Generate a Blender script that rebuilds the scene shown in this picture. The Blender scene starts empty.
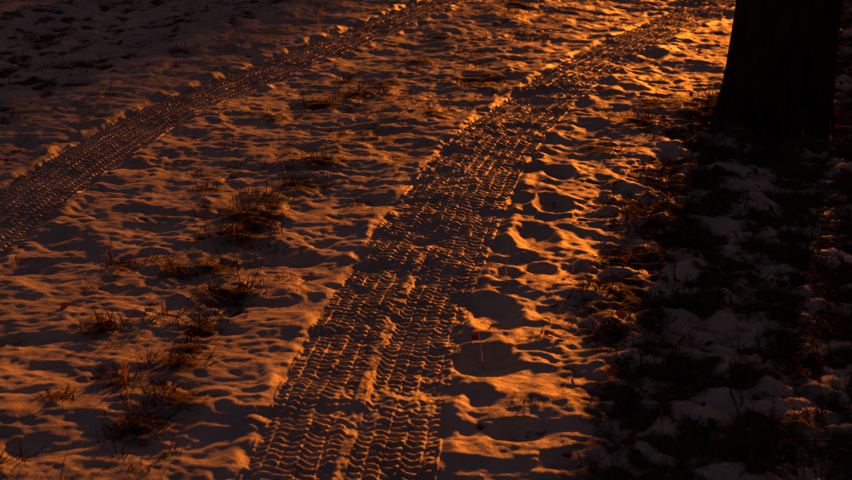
import bpy, math, numpy as np
from mathutils import Vector
rng=np.random.default_rng(7)
D=bpy.data; SC=bpy.context.scene
CAMH=1.7; AZ=math.radians(20); EL=math.radians(9.5)

# ---------------------------------------------------------------- helpers
def sstep(a,b,x):
    t=np.clip((x-a)/(b-a),0,1); return t*t*(3-2*t)
_g=np.random.default_rng(3); PERM=_g.permutation(512); PERM=np.concatenate([PERM,PERM]); ANG=_g.random(512)*2*np.pi
GX=np.cos(ANG);GY=np.sin(ANG)
def perlin(x,y,seed=0):
    x=np.asarray(x,float)+seed*17.31; y=np.asarray(y,float)+seed*9.77
    xi=np.floor(x).astype(np.int64); yi=np.floor(y).astype(np.int64)
    fx=x-xi; fy=y-yi
    def g(ix,iy,dx,dy):
        h=PERM[(PERM[ix&511]+(iy&511))&511]
        return GX[h]*dx+GY[h]*dy
    u=fx*fx*fx*(fx*(fx*6-15)+10); v=fy*fy*fy*(fy*(fy*6-15)+10)
    a=g(xi,yi,fx,fy); b=g(xi+1,yi,fx-1,fy); c=g(xi,yi+1,fx,fy-1); d=g(xi+1,yi+1,fx-1,fy-1)
    return (a*(1-u)+b*u)*(1-v)+(c*(1-u)+d*u)*v*1.0
def fbm(x,y,seed,o=3):
    r=0;a=1
    for i in range(o):
        r=r+a*perlin(x*2**i,y*2**i,seed+i*5); a*=.5
    return r
def gp(px,py):     # survey notes -> metres on the ground
    s=1.836/(py+250.0); return ((px-426)*s, s*(1201.7-.378*py))
def mesh_obj(name,V,F,mat,smooth=True,attrs=None,parent=None):
    V=np.asarray(V,np.float32); F=np.asarray(F,np.int32); k=F.shape[1]
    m=D.meshes.new(name); m.vertices.add(len(V)); m.vertices.foreach_set('co',V.ravel())
    m.loops.add(F.size); m.loops.foreach_set('vertex_index',F.ravel())
    m.polygons.add(len(F)); m.polygons.foreach_set('loop_start',np.arange(0,F.size,k,dtype=np.int32))
    m.polygons.foreach_set('use_smooth',np.full(len(F),smooth))
    if attrs:
        for n,a in attrs.items():
            at=m.attributes.new(n,'FLOAT','POINT'); at.data.foreach_set('value',np.asarray(a,np.float32).ravel())
    m.update(calc_edges=True)
    o=D.objects.new(name,m); SC.collection.objects.link(o); m.materials.append(mat)
    if parent: o.parent=parent
    return o
def grid_faces(nr,nc):
    i=np.arange(nr-1)[:,None]*nc+np.arange(nc-1)[None,:]
    i=i.ravel(); return np.stack([i,i+1,i+nc+1,i+nc],1)

# ---------------------------------------------------------------- track centre lines
MAINP=np.array([(-1.3,-8),(-.75,-2),(-.42,.6),(-.30,1.8),(-.221,2.566),(-.192,2.967),(-.107,3.633),(.102,4.594),(.280,5.255),(.598,6.105),(1.157,7.239),(2.10,8.825),(3.25,10.5),(5.2,13),(8.4,16.5)])
LEFTP=np.array([(-3.2,-8),(-2.6,-2),(-2.2,.6),(-2.02,2.2),(-1.9,3.3),(-1.693,4.46),(-1.377,5.77),(-.994,6.63),(-.541,7.46),(.176,8.83),(1.25,10.5),(3.1,13),(6.2,16.5)])
def make_curve(P):
    ys=np.linspace(P[0,1],P[-1,1],4000)
    x=np.interp(ys,P[:,1],P[:,0])
    k=np.hanning(241);k/=k.sum()
    xp=np.pad(x,120,mode='reflect',reflect_type='odd'); x=np.convolve(xp,k,'valid')
    return ys,x,np.gradient(x,ys)
CM=make_curve(MAINP); CL=make_curve(LEFTP)
def vcoord(C,x,y):
    xc=np.interp(y,C[0],C[1]); sl=np.interp(y,C[0],C[2]); return (x-xc)/np.sqrt(1+sl*sl)
TW=.118
def aoff(y): return np.interp(y,[2.5,4,6,9,12],[.132,.122,.07,.05,.05])
def aoffL(y): return np.interp(y,[3,5,7,9],[.075,.065,.055,.045])

# ---------------------------------------------------------------- terrain
FOOT=[(535,233,.10,.13,.9),(495,312,.10,.12,1),(483,360,.12,.10,1),(500,243,.06,.08,.8),(518,198,.07,.07,.8),(553,203,.09,.09,.9),
(560,172,.08,.08,.8),(590,126,.09,.10,.8),(578,106,.09,.1,.8),(602,86,.1,.11,.7),(505,272,.07,.07,.6),(470,395,.07,.06,.6),(540,265,.07,.06,.7),
(530,158,.07,.07,.7),(545,140,.08,.08,.6),(650,55,.12,.12,.7),(630,92,.1,.1,.6),(515,430,.08,.06,.5)]
FOOTW=[(*gp(a,b),c,d,e) for a,b,c,d,e in FOOT]
YB=[-8,2.7,3.27,4.26,4.97,6.1,8.8,16]; XB=[.2,.31,.41,.59,.85,1.40,2.9,6.5]
TREE=(1.685,5.62)
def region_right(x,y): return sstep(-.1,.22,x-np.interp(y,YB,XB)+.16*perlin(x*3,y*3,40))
def region_left(x,y):
    u=x*.94-y*.342; return sstep(-3.3,-4.2,u+.3*perlin(x*2,y*2,41))*sstep(4.5,6,y)
CL_PX=[(480,82,.15,.10),(350,95,.12,.10),(318,106,.12,.08),(240,232,.12,.12),(262,215,.10,.10),(300,183,.10,.10),(320,165,.09,.09),(228,290,.11,.09),(200,320,.08,.07),
(178,360,.09,.08),(140,425,.10,.08),(98,325,.07,.09),(122,258,.07,.09),(172,266,.07,.08),(436,116,.09,.07),(385,83,.08,.08),(120,380,.05,.05),
(512,15,.10,.08),(520,5,.12,.09),(60,395,.05,.05),(205,188,.05,.06),(275,120,.06,.07),(420,60,.08,.05),(440,38,.08,.05),(650,62,.06,.06),(185,400,.06,.05),
(345,80,.06,.09),(270,200,.08,.08),(640,125,.13,.12),(655,110,.1,.1),(600,150,.08,.08),(218,262,.08,.08),(190,340,.06,.06),(160,390,.06,.05),(235,215,.06,.1)]
CLW=[(*gp(a,b),c,d) for a,b,c,d in CL_PX]
def base(x,y):
    r=np.sqrt(x*x+(y-5)**2); far=1/(1+np.maximum(r-9,0)/6)
    wx=x+.04*perlin(x*5,y*5,60); wy=y+.05*perlin(x*5,y*5,61)
    z=.05*perlin(x*.45,y*.45,1)+.035*perlin(x*1.3,y*1.3,2)
    z=z+.024*perlin(wx*3.4,wy*4.8,3)
    m=perlin(wx*7.,wy*10.5,4); z=z+.0135*(m-.4*np.abs(m))
    z=z-.010*np.abs(perlin(wx*9.5,wy*14,12))*(.4+sstep(-.2,.3,perlin(x*2,y*2,13)))
    z=z+.0068*perlin(wx*15,wy*25,5)*far+.0036*perlin(wx*33,wy*52,6)*far
    R=region_right(x,y)
    z=z+R*(.034*np.abs(perlin(x*5.6,y*6.2,7))+.028*perlin(x*12,y*13,8)*far+.012*perlin(x*26,y*28,16)*far-.012)
    L=region_left(x,y); z=z+L*(.02*perlin(x*7,y*7,9))*far
    for fx,fy,a,b,k in FOOTW:
        dx=(x-fx);dy=(y-fy); q=(dx/(a*.75))**2+(dy/(b*.9))**2
        z=z-k*.028*np.exp(-q*q)+k*.006*np.exp(-(np.sqrt(q)-1.35)**2/.08)
    for cx,cy,s,h in CLW:
        q=((x-cx)**2+(y-cy)**2)/(s*s*.8); z=z+.018*np.exp(-q)
    q=((x-TREE[0])**2+(y-TREE[1])**2)/.2; z=z+.05*np.exp(-q)
    return z*far
def groove1(v,hw,y,x):
    av=np.abs(v); n=.028*perlin(x*9,y*9,21)+.012*perlin(x*30,y*30,25)
    ins=1-sstep(hw-.035,hw+.03,av+n)
    return ins, .010*np.exp(-((av-hw-.035)/.026)**2)*(.2+2.5*np.maximum(perlin(x*7,y*7,22),0))
def height(x,y):
    z=base(x,y)
    vm=vcoord(CM,x,y); vl=vcoord(CL,x,y); a=aoff(y); b=aoffL(y)
    hm=a+TW; hl=b+TW
    im,bm=groove1(vm,hm,y,x); il,bl=groove1(vl,hl,y,x)
    zs=.05*perlin(x*.45,y*.45,1)+.035*perlin(x*1.3,y*1.3,2)+(.020-.014*il)*perlin(x*3.4,y*4.8,3)+(.010-.007*il)*perlin(x*7,y*10.5,4)
    far=1/(1+np.maximum(np.sqrt(x*x+(y-5)**2)-9,0)/6)
    p=np.maximum(im,il)
    z=z*(1-p)+p*(zs*far-.011-.014*il)+(1-p)*(bm+bl*1.6)
    return z,p,vm,vl,hm,hl
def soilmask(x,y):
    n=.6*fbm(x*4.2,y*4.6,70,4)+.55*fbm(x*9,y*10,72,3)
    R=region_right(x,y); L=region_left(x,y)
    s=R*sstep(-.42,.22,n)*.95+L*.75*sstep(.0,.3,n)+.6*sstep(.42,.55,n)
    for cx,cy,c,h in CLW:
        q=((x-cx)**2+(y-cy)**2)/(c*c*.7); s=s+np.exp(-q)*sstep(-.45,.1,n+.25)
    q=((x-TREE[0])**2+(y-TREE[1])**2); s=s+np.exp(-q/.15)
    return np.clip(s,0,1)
def axis(lo,hi,steps,far):
    pts=[lo]
    while pts[-1]<hi: pts.append(pts[-1]+steps(pts[-1]))
    up=[];p=pts[-1];d=steps(p)
    while p<far: d*=1.13;p+=d;up.append(p)
    dn=[];p=pts[0];d=steps(p)
    while p>-far: d*=1.13;p-=d;dn.append(p)
    return np.array(dn[::-1]+pts+up)
X=axis(-3.4,3.4,lambda v:.0075,500.); Y=axis(2.1,9.3,lambda v:.005+.0011*max(v-2.5,0),500.)
xx,yy=np.meshgrid(X,Y); 
z,p,vm,vl,hm,hl=height(xx,yy)
ed=np.maximum(sstep(hm-.012,hm-.035,np.abs(vm)),sstep(hl-.012,hl-.035,np.abs(vl)))*sstep(.9,1.1,yy)*sstep(14,13.6,yy)
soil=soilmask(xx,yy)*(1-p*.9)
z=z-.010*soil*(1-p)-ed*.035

# ---------------------------------------------------------------- materials
def newmat(n):
    m=D.materials.new(n); m.use_nodes=True; nt=m.node_tree; nt.nodes.clear()
    return m,nt,nt.nodes.new
def snow_material():
    m,nt,N=newmat('snow_and_soil'); L=nt.links.new
    out=N('ShaderNodeOutputMaterial'); b=N('ShaderNodeBsdfPrincipled')
    geo=N('ShaderNodeNewGeometry')
    a1=N('ShaderNodeAttribute');a1.attribute_name='soil'; a2=N('ShaderNodeAttribute');a2.attribute_name='pack'
    n1=N('ShaderNodeTexNoise');n1.inputs['Scale'].default_value=22;n1.inputs['Detail'].default_value=10;n1.inputs['Roughness'].default_value=.8
    L(geo.outputs['Position'],n1.inputs['Vector'])
    ad=N('ShaderNodeMath');ad.operation='MULTIPLY_ADD';L(n1.outputs[0],ad.inputs[0]);ad.inputs[1].default_value=2.2;L(a1.outputs['Fac'],ad.inputs[2])
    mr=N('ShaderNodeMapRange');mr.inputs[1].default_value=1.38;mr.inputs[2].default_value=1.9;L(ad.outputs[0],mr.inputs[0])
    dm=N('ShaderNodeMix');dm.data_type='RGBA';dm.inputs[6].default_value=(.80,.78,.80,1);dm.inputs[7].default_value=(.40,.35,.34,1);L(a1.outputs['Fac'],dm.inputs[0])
    snow=N('ShaderNodeMix');snow.data_type='RGBA';L(dm.outputs[2],snow.inputs[6]);snow.inputs[7].default_value=(.60,.56,.56,1);L(a2.outputs['Fac'],snow.inputs[0])
    n3=N('ShaderNodeTexNoise');n3.inputs['Scale'].default_value=3.2;n3.inputs['Detail'].default_value=8;n3.inputs['Roughness'].default_value=.65;L(geo.outputs['Position'],n3.inputs['Vector'])
    r3=N('ShaderNodeMapRange');r3.inputs[1].default_value=.35;r3.inputs[2].default_value=.68;r3.inputs[3].default_value=.62;r3.inputs[4].default_value=1;L(n3.outputs[0],r3.inputs[0])
    mu=N('ShaderNodeMix');mu.data_type='RGBA';mu.blend_type='MULTIPLY';mu.inputs[0].default_value=1;L(snow.outputs[2],mu.inputs[6]);L(r3.outputs[0],mu.inputs[7])
    n4=N('ShaderNodeTexNoise');n4.inputs['Scale'].default_value=120;n4.inputs['Detail'].default_value=3;L(geo.outputs['Position'],n4.inputs['Vector'])
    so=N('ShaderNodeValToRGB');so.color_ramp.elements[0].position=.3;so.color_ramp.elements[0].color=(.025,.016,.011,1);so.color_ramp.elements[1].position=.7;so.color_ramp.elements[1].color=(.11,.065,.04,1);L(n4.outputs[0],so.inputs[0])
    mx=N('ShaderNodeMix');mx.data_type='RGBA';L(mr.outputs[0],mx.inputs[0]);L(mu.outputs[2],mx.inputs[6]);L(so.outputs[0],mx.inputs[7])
    L(mx.outputs[2],b.inputs['Base Color'])
    ro=N('ShaderNodeMapRange');ro.inputs[3].default_value=.5;ro.inputs[4].default_value=.9;L(mr.outputs[0],ro.inputs[0]);L(ro.outputs[0],b.inputs['Roughness'])
    n2=N('ShaderNodeTexNoise');n2.inputs['Scale'].default_value=85;n2.inputs['Detail'].default_value=6;n2.inputs['Roughness'].default_value=.65;L(geo.outputs['Position'],n2.inputs['Vector'])
    bp=N('ShaderNodeBump');bp.inputs['Strength'].default_value=.6;bp.inputs['Distance'].default_value=.006;L(n2.outputs[0],bp.inputs['Height'])
    L(bp.outputs[0],b.inputs['Normal']); L(b.outputs[0],out.inputs[0]); return m
MSNOW=snow_material()
def plant_mat(name,c1,c2,tr=.35,scale=25):
    m,nt,N=newmat(name); L=nt.links.new
    out=N('ShaderNodeOutputMaterial'); geo=N('ShaderNodeNewGeometry')
    n=N('ShaderNodeTexNoise');n.inputs['Scale'].default_value=scale;n.inputs['Detail'].default_value=3;L(geo.outputs['Position'],n.inputs['Vector'])
    r=N('ShaderNodeValToRGB');r.color_ramp.elements[0].position=.35;r.color_ramp.elements[1].position=.65
    r.color_ramp.elements[0].color=(*c1,1);r.color_ramp.elements[1].color=(*c2,1);L(n.outputs[0],r.inputs[0])
    d=N('ShaderNodeBsdfPrincipled');d.inputs['Roughness'].default_value=.7;d.inputs['Specular IOR Level'].default_value=.25;L(r.outputs[0],d.inputs['Base Color'])
    t=N('ShaderNodeBsdfTranslucent');L(r.outputs[0],t.inputs[0])
    mx=N('ShaderNodeMixShader');mx.inputs[0].default_value=tr;L(d.outputs[0],mx.inputs[1]);L(t.outputs[0],mx.inputs[2]);L(mx.outputs[0],out.inputs[0])
    return m
MGRASS=plant_mat('dry_grass',(.028,.015,.010),(.11,.055,.03),.3)
MLEAF=plant_mat('dead_leaf',(.04,.017,.010),(.22,.075,.03),.42,12)
MSEED=plant_mat('seed_head',(.16,.08,.04),(.40,.20,.09),.5)
MTWIG=plant_mat('twig_bark',(.03,.02,.015),(.07,.05,.035),0)
def bark_mat():
    m,nt,N=newmat('bark'); L=nt.links.new
    out=N('ShaderNodeOutputMaterial'); b=N('ShaderNodeBsdfPrincipled');b.inputs['Roughness'].default_value=.95;b.inputs['Specular IOR Level'].default_value=.2
    tc=N('ShaderNodeTexCoord');mp=N('ShaderNodeMapping');mp.inputs['Scale'].default_value=(18,18,4);L(tc.outputs['Object'],mp.inputs[0])
    n=N('ShaderNodeTexNoise');n.inputs['Scale'].default_value=1.5;n.inputs['Detail'].default_value=8;n.inputs['Distortion'].default_value=.8;L(mp.outputs[0],n.inputs['Vector'])
    r=N('ShaderNodeValToRGB');r.color_ramp.elements[0].position=.38;r.color_ramp.elements[1].position=.66
    r.color_ramp.elements[0].color=(.012,.009,.007,1);r.color_ramp.elements[1].color=(.05,.036,.03,1);L(n.outputs[0],r.inputs[0]);L(r.outputs[0],b.inputs['Base Color'])
    bp=N('ShaderNodeBump');bp.inputs['Distance'].default_value=.02;bp.inputs['Strength'].default_value=.8;L(n.outputs[0],bp.inputs['Height']);L(bp.outputs[0],b.inputs['Normal'])
    L(b.outputs[0],out.inputs[0]);return m
MBARK=bark_mat()

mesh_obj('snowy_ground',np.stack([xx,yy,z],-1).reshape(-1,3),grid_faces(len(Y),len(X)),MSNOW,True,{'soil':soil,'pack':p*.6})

# ---------------------------------------------------------------- tyre tracks
def tread(v,s,seed,x,y):
    """raised snow left by the grooves of the tyre: stacked curved lugs in columns of unequal width"""
    vn=v+.005*perlin(x*8,y*8,seed+3)
    edges=np.array([-TW,-.072,-.030,.018,.070,TW]); off=np.array([0,.45,.1,.62,.2]); bow=np.array([.75,-.40,.50,.62,-.7]); sl=np.array([.7,.1,-.15,.25,-.7])
    ci=np.clip(np.searchsorted(edges,vn)-1,0,4); lc=(vn-edges[ci])/(edges[ci+1]-edges[ci])-.5
    ph=s/.029+off[ci]+bow[ci]*np.cos(np.pi*lc)+sl[ci]*lc+.28*perlin(s*11,v*14,seed)
    wob=.45*perlin(x*20,y*20,seed+7)
    r=sstep(-.1+wob,.85,np.sin(2*np.pi*ph))
    env=1-sstep(.34,.49,np.abs(lc)); rib=sstep(.38,.5,np.abs(lc))
    return np.maximum(r*(.3+.7*env)*(.75+.6*perlin(x*17,y*17,seed+11)),.7*rib*(.3+1.3*np.maximum(perlin(x*6,y*6,seed+9)+.3,0))*(np.abs(v)<TW*.9))
def strip(name,C,y0,y1,ds,dv,mode):
    ys=np.linspace(y0,y1,6000); xs=np.interp(ys,C[0],C[1]); sl=np.interp(ys,C[0],C[2])
    s=np.concatenate([[0],np.cumsum(np.hypot(np.diff(xs),np.diff(ys)))])
    ss=[0.]
    while ss[-1]<s[-1]:
        yv=np.interp(ss[-1],s,ys); ss.append(ss[-1]+(ds if 2.3<yv<6 else ds*1.4 if 2.3<yv<9.5 else ds*3))
    ss=np.array(ss); cy=np.interp(ss,s,ys); cx=np.interp(ss,s,xs); k=np.interp(ss,s,sl)
    nx=1/np.sqrt(1+k*k); ny=-k/np.sqrt(1+k*k)
    half=((aoff(cy) if mode=='m' else aoffL(cy))+TW+.012)
    t=np.linspace(-1,1,int(2*half.max()/dv))
    V=t[None,:]*half[:,None]
    x=cx[:,None]+nx[:,None]*V; y=cy[:,None]+ny[:,None]*V; S=ss[:,None]+0*V
    z,p,vm,vl,hm,hl=height(x,y)
    a=(aoff(y) if mode=='m' else aoffL(y))
    wig=.008*np.sin(S*1.7)+.006*perlin(S*1.2,0*S,77)
    vR=V-a+wig; vL=V+a-wig*.7
    tR=tread(vR,S,30,x,y); tL=tread(vL,S*1.06+.013+.02*y,31,x,y)
    mR=sstep(TW,TW-.012,np.abs(vR)); mL=sstep(TW,TW-.012,np.abs(vL))
    T=np.where(mR>.02,tR*mR,tL*mL)
    lo=.28 if mode=='m' else .55
    crumble=lo+(1-lo)*sstep(-.30,.25,fbm(x*4.0,y*4.0,80,3)+.08)
    gap=(1-np.maximum(mR,mL))*sstep(-.3,.3,perlin(x*5,y*5,89))
    half2=half[:,None]
    e=sstep(half2-.003,half2-.022,np.abs(V)); ef=sstep(half2-.012,half2-.05+.02*perlin(x*12,y*12,92),np.abs(V))
    amp=.0105 if mode=='m' else .017
    zz=z+e*(T*amp*crumble*ef+gap*.010+(.004*perlin(x*60,y*60,33)+.007*perlin(x*22,y*22,34)+.006*perlin(x*11,y*14,35))*(1 if mode=='m' else .5))+.0015-(1-e)*.008
    so=soilmask(x,y)*.12
    mesh_obj(name,np.stack([x,y,zz],-1).reshape(-1,3),grid_faces(len(ss),len(t)),MSNOW,True,{'soil':so,'pack':.5+0*x})
strip('tire_track',CM,1.0,13.8,.0038,.0038,'m')
strip('tire_track',CL,1.0,13.8,.0053,.0046,'l')

# ---------------------------------------------------------------- trees
def tube(V,F,P,R,n,ridge=None):
    b=len(V); P=np.array(P,float)
    for i,(p,r) in enumerate(zip(P,R)):
        d=P[min(i+1,len(P)-1)]-P[max(i-1,0)]; d/=np.linalg.norm(d)
        ref=np.array([1,0,0]) if abs(d[2])>.7 else np.array([0,0,1]); u=np.cross(d,ref);u/=np.linalg.norm(u);w=np.cross(d,u)
        for j in range(n):
            a=2*np.pi*j/n; rr=r*(ridge(a,p) if ridge else 1); V.append(p+rr*(np.cos(a)*u+np.sin(a)*w))
    for i in range(len(P)-1):
        for j in range(n):
            F.append((b+i*n+j,b+i*n+(j+1)%n,b+(i+1)*n+(j+1)%n,b+(i+1)*n+j))
def bare_tree(name,x,y,r0,h,seed,first=2.2,flare=.3,detail=False,step=.6):
    rg=np.random.default_rng(seed); z0=float(height(np.array([[x]]),np.array([[y]]))[0][0,0])-.12
    V=[];F=[]
    nn=140 if detail else 14; seg=90 if detail else 14
    hs=np.concatenate([np.linspace(0,1.2,seg//2,endpoint=False),np.linspace(1.2,h,seg//2)])
    P=[];R=[]
    for q in hs:
        P.append((x+.05*math.sin(q*.6+seed)-.05*math.sin(seed),y+.05*math.cos(q*.5)-.05,z0+q)); R.append(r0*(1-.8*q/h)*(1+flare*math.exp(-q/.15)))
    def ridge(a,p):
        q=p[2]-z0
        f=1+.10*math.exp(-q/.2)*math.cos(5*a+seed)+.03*math.cos(3*a+q*.7)
        if detail: f+=.05*float(abs(perlin(np.array([a*7.0]),np.array([q*3.2+.6*math.sin(a*3)]),90)[0]))+.02*float(perlin(np.array([a*16.]),np.array([q*14]),91)[0])
        return f
    tube(V,F,P,R,nn,ridge)
    def limb(p,d,L,r,lev):
        pts=[p];rad=[r];q=np.array(p,float);d=np.array(d,float)
        n=6
        for i in range(n):
            d=d+rg.normal(0,.14,3)+np.array([0,0,.05]);d/=np.linalg.norm(d);q=q+d*L/n;pts.append(q.copy());rad.append(r*(1-.85*(i+1)/n))
            if lev<3 and i>0:
                for _ in range(2 if lev<1 else 1):
                    dd=d+rg.normal(0,.6,3);dd/=np.linalg.norm(dd);limb(q,dd,L*rg.uniform(.4,.6),max(rad[-1]*.6,.004),lev+1)
        tube(V,F,pts,rad,6 if lev<1 else 3)
    k=0
    for q in np.arange(first,h,step):
        a=k*2.4+rg.uniform(0,.5);k+=1
        i=np.argmin(abs(hs-q)); limb(np.array(P[i]),(math.cos(a),math.sin(a),.75),(h-q)*.42+.7,R[i]*.45,1 if k%2 else 0)
    mesh_obj(name,V,F,MBARK)
bare_tree('tree',TREE[0],TREE[1],.248,9,5,2.6,.2,True)
def upos(u,y): return ((u+y*.342)/.94,y)
for (u,y,r,h,sd,fi,st) in [(.20,11.6,.38,9,11,2.9,.6),(-4.3,13.5,.26,8,12,2.9,.6),(-5.3,12.5,.3,8,13,2.9,.6),(.95,10.6,.34,9,16,2.9,.6),(-6.6,15,.3,8,17,2.9,.6),(-2.5,13.6,.07,4.5,21,1.35,.4),(-1.35,15,.06,5,22,2.1,.45),(-1.9,17,.07,5,23,1.8,.4)]:
    px,py=upos(u,y); bare_tree('added_shade_tree',px,py,r,h,sd,fi,.3,False,st)  # added trees out of view, placed and limbed to shade the ground
def stems(name,n,ufn,y0,y1,Lr,r,seed):
    V=[];F=[]; rg=np.random.default_rng(seed)
    for i in range(n):
        y=rg.uniform(y0,y1); u=ufn(rg)
        x,yv=upos(u,y); L=rg.uniform(*Lr); d=np.array([rg.normal(0,.25),rg.normal(0,.25),1.]);q=np.array([x,yv,-.1]);pts=[q.copy()];rad=[r]
        for k in range(5):
            d=d+rg.normal(0,.15,3);d/=np.linalg.norm(d);q=q+d*L/5;pts.append(q.copy());rad.append(r*.9*(1-k/5.5))
            if k>0:
                e=d+rg.normal(0,.7,3);e/=np.linalg.norm(e);tube(V,F,[q,q+e*L*.15,q+e*L*.25+np.array([0,0,.05])],[.005,.004,.002],3)
        tube(V,F,pts,rad,4)
    mesh_obj(name,V,F,MTWIG)
stems('added_shade_thicket',480,lambda rg:-3.75-abs(rg.normal(0,2.0)),12.5,16,(1.3,2.9),.012,5)  # added unseen stems that block the sun over the upper-left ground
stems('added_shade_bush',105,lambda rg:rg.normal(-.50,.17),9.9,10.9,(.8,1.6),.006,6)  # added off-frame stems, there to dapple the sunlight left of the trunk shadow

# ---------------------------------------------------------------- grass, leaves, twigs
def ground_z(x,y): return height(np.asarray(x)[None,:],np.asarray(y)[None,:])[0][0]
def blades(bx,by,az,lean,L,W,curl,nseg=4,head=None):
    n=len(bx); bz=ground_z(bx,by)-.012
    t=np.linspace(0,1,nseg+1)[None,:]
    ang=lean[:,None]+curl[:,None]*t
    dl=L[:,None]/nseg
    hx=np.cumsum(np.sin(ang)*dl,1)-np.sin(ang)*dl; hz=np.cumsum(np.cos(ang)*dl,1)-np.cos(ang)*dl
    cx=bx[:,None]+np.cos(az)[:,None]*hx; cy=by[:,None]+np.sin(az)[:,None]*hx; cz=bz[:,None]+hz
    zmin=bz[:,None]+.008+.01*t; cz=np.maximum(cz,zmin)
    w=W[:,None]*(1-t**2*.85)*.5
    if head is not None: w=w+head[:,None]*np.exp(-((t-.85)/.12)**2)
    sa=az+np.pi/2+rng.normal(0,.5,n)
    sx=np.cos(sa)[:,None]*w; sy=np.sin(sa)[:,None]*w
    A=np.stack([cx-sx,cy-sy,cz],-1);B=np.stack([cx+sx,cy+sy,cz+w*.3],-1)
    V=np.stack([A,B],2).reshape(-1,3)
    b=((np.arange(n)*(nseg+1)*2)[:,None]+np.arange(nseg)[None,:]*2).ravel()
    return V,np.stack([b,b+1,b+3,b+2],1)
tufts=[(x,y,s,h) for x,y,s,h in CLW]
def scatter(n,xr,yr,fn):
    x=rng.uniform(*xr,n);y=rng.uniform(*yr,n);k=rng.random(n)<fn(x,y);return x[k],y[k]
def notrack(x,y): return ((np.abs(vcoord(CM,x,y))>aoff(y)+TW+.03)&(np.abs(vcoord(CL,x,y))>aoffL(y)+TW+.03)).astype(float)
def nottree(x,y): return (np.hypot(x-TREE[0],y-TREE[1])>.27).astype(float)
x,y=scatter(4600,(.2,4.2),(1.8,9.5),lambda x,y:region_right(x,y)*sstep(.1,.6,soilmask(x,y))*.8*notrack(x,y)*nottree(x,y))
tufts+= [(a,b,rng.uniform(.03,.09),rng.uniform(.025,.08)) for a,b in zip(x,y)]
x,y=scatter(2200,(-4.5,1),(5,11),lambda x,y:region_left(x,y)*(.15+.7*soilmask(x,y))*notrack(x,y))
tufts+= [(a,b,rng.uniform(.03,.09),rng.uniform(.03,.08)) for a,b in zip(x,y)]
x,y=scatter(1500,(-3,3.2),(2,10),lambda x,y:(.10+.5*sstep(.1,.4,perlin(x*1.7,y*1.7,55)))*(1-region_right(x,y))*notrack(x,y))
tufts+= [(a,b,rng.uniform(.006,.045),rng.uniform(.015,.05)) for a,b in zip(x,y)]
sy=rng.uniform(2.5,9,300); sx=(np.interp(sy,CM[0],CM[1])+np.interp(sy,CL[0],CL[1]))/2+rng.normal(0,.17,300)+.12
tufts+= [(a,b,rng.uniform(.02,.06),rng.uniform(.02,.06)) for a,b in zip(sx,sy) if perlin(np.array([a*2.2]),np.array([b*2.2]),56)[0]>-.1]
bx=[];by=[];az=[];le=[];LL=[];WW=[];cu=[]
for i,(tx,ty,s,h) in enumerate(tufts):
    m=i<len(CLW); n=int(12+s*(800 if m else 500)); h=h*(.75 if m else 1)
    r=s*(1.05 if m else .85)*rng.random(n)**.6; a=rng.uniform(0,2*np.pi,n)
    bx.append(tx+r*np.cos(a)*1.3);by.append(ty+r*np.sin(a)*.9)
    az.append(a+rng.normal(0,1.3,n));le.append(np.abs(rng.normal(.75,.55,n)));LL.append(h*rng.gamma(4,.22,n));WW.append(rng.uniform(.002,.0052,n));cu.append(rng.normal(1.1,.9,n))
cat=np.concatenate
bx,by,az,le,LL,WW,cu=map(cat,(bx,by,az,le,LL,WW,cu))
k=notrack(bx,by)*nottree(bx,by)*(perlin(bx*16,by*16,57)>-.18)>0
V,F=blades(bx[k],by[k],az[k],le[k],LL[k],WW[k],cu[k])
mesh_obj('dry_grass',V,F,MGRASS,False)
x,y=scatter(800,(-3,3.6),(2.2,9),lambda x,y:(.08+.35*region_right(x,y)+.2*region_left(x,y))*notrack(x,y)*nottree(x,y))
hx=[gp(a,b) for a,b in [(733,152),(800,155),(741,153),(655,198),(690,150),(828,158),(575,200),(668,250),(620,240),(130,410),(120,270),(235,250)]]
x=cat([x,[a for a,b in hx]]);y=cat([y,[b for a,b in hx]]); n=len(x)
hd=rng.uniform(.001,.0065,n)*(rng.random(n)<.5); hd[-12:]=.008
V,F=blades(x,y,rng.uniform(0,6.28,n),np.abs(rng.normal(.12,.15,n)),rng.uniform(.08,.20,n),np.full(n,.0026),rng.normal(.4,.4,n),9,hd)
mesh_obj('seed_stalks',V,F,MSEED,False)
def leaves(x,y,size):
    n=len(x); z=ground_z(x,y)+rng.uniform(.0,.02,n)
    T=np.array([0,.15,.4,.7,1.]);Wd=np.array([.03,.26,.36,.24,.02])
    Vs=[]
    yaw=rng.uniform(0,6.28,n);pit=rng.normal(0,.5,n);rol=rng.normal(0,.6,n);cur=rng.uniform(-1.2,1.8,n)
    for t,w in zip(T,Wd):
        for sgn in (-1,0,1):
            lx=(t-.5)*size; ly=sgn*w*size; lz=cur*size*((t-.5)**2*.9+abs(sgn)*w*w*1.6)
            y1=ly*np.cos(rol)-lz*np.sin(rol); z1=ly*np.sin(rol)+lz*np.cos(rol)
            x2=lx*np.cos(pit)+z1*np.sin(pit); z2=-lx*np.sin(pit)+z1*np.cos(pit)
            Vs.append(np.stack([x+x2*np.cos(yaw)-y1*np.sin(yaw),y+x2*np.sin(yaw)+y1*np.cos(yaw),z+z2+.3*size*np.abs(np.sin(pit))],-1))
    V=np.stack(Vs,1).reshape(-1,3); f=[]
    for i in range(4):
        for j in range(2): f.append((i*3+j,i*3+j+1,i*3+j+4,i*3+j+3))
    F=(np.arange(n)*15)[:,None,None]+np.array(f)[None]; return V,F.reshape(-1,4)
x,y=scatter(12000,(.2,4.2),(1.8,9.5),lambda x,y:region_right(x,y)*(.06+.5*soilmask(x,y))*notrack(x,y)*nottree(x,y))
x2,y2=scatter(1500,(-4,3),(2,10),lambda x,y:(.03+.7*soilmask(x,y))*notrack(x,y))
x=cat([x,x2]);y=cat([y,y2])
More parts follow.
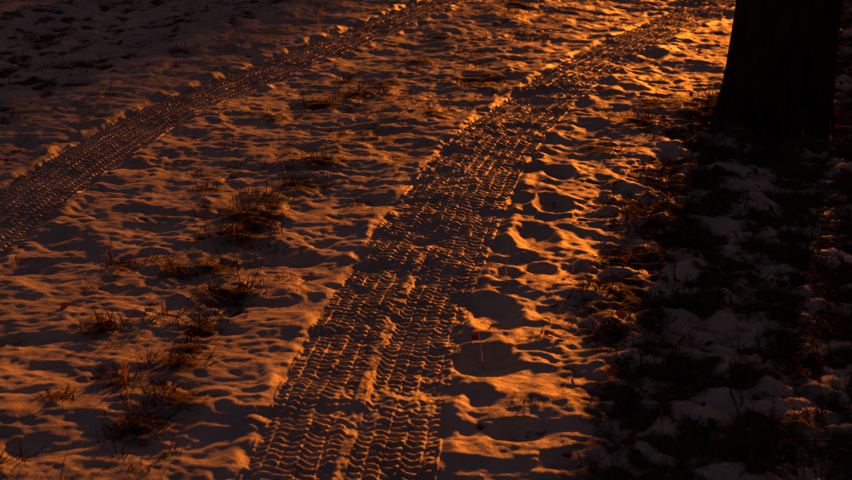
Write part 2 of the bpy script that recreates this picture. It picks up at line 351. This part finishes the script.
V,F=leaves(x,y,rng.uniform(.015,.042,len(x))); mesh_obj('dead_leaves',V,F,MLEAF)
V=[];F=[]
x,y=scatter(320,(-3,3.6),(2,9.3),lambda x,y:(.15+.6*region_right(x,y))*notrack(x,y)*nottree(x,y)); zz=ground_z(x,y)
for a,b,c in zip(x,y,zz):
    t=rng.uniform(0,6.28);L=rng.uniform(.05,.22);q=np.array([a,b,c+.006]);d=np.array([math.cos(t),math.sin(t),rng.normal(.1,.12)]);P=[q.copy()]
    for k in range(4): d=d+rng.normal(0,.15,3)*[1,1,.4];q=q+d*L/4;P.append(q.copy())
    tube(V,F,P,[.003,.0028,.0024,.002,.001],5)
mesh_obj('fallen_twigs',V,F,MTWIG)

# ---------------------------------------------------------------- light, sky, camera
w=D.worlds.new('World');SC.world=w;w.use_nodes=True;nt=w.node_tree;bg=nt.nodes['Background']
sk=nt.nodes.new('ShaderNodeTexSky');sk.sky_type='NISHITA';sk.sun_disc=False;sk.sun_elevation=math.radians(3);sk.sun_rotation=AZ
sk.dust_density=6;sk.air_density=1.5;sk.ozone_density=1
tint=nt.nodes.new('ShaderNodeMix');tint.data_type='RGBA';tint.blend_type='MULTIPLY';tint.inputs[0].default_value=1;tint.inputs[7].default_value=(1,.60,.74,1)
nt.links.new(sk.outputs[0],tint.inputs[6]);nt.links.new(tint.outputs[2],bg.inputs[0]);bg.inputs[1].default_value=.044
ld=D.lights.new('sun','SUN');ld.energy=5;ld.angle=math.radians(3);ld.color=(1,.215,.010)
lo=D.objects.new('sun',ld);SC.collection.objects.link(lo)
tr=-Vector((math.sin(AZ)*math.cos(EL),math.cos(AZ)*math.cos(EL),math.sin(EL)));lo.rotation_euler=tr.to_track_quat('-Z','Y').to_euler();lo.location=(5,15,5)
cd=D.cameras.new('camera');co=D.objects.new('camera',cd);SC.collection.objects.link(co);co.location=(0,0,CAMH)
co.rotation_euler=(math.radians(90)-math.atan(490/1200),0,0);cd.lens=1200/852*36;cd.sensor_width=36;cd.clip_end=2000;cd.clip_start=.05
cd.dof.use_dof=True;cd.dof.focus_distance=4.6;cd.dof.aperture_fstop=4.5
SC.camera=co
SC.view_settings.view_transform='Standard';SC.view_settings.look='None';SC.view_settings.exposure=0
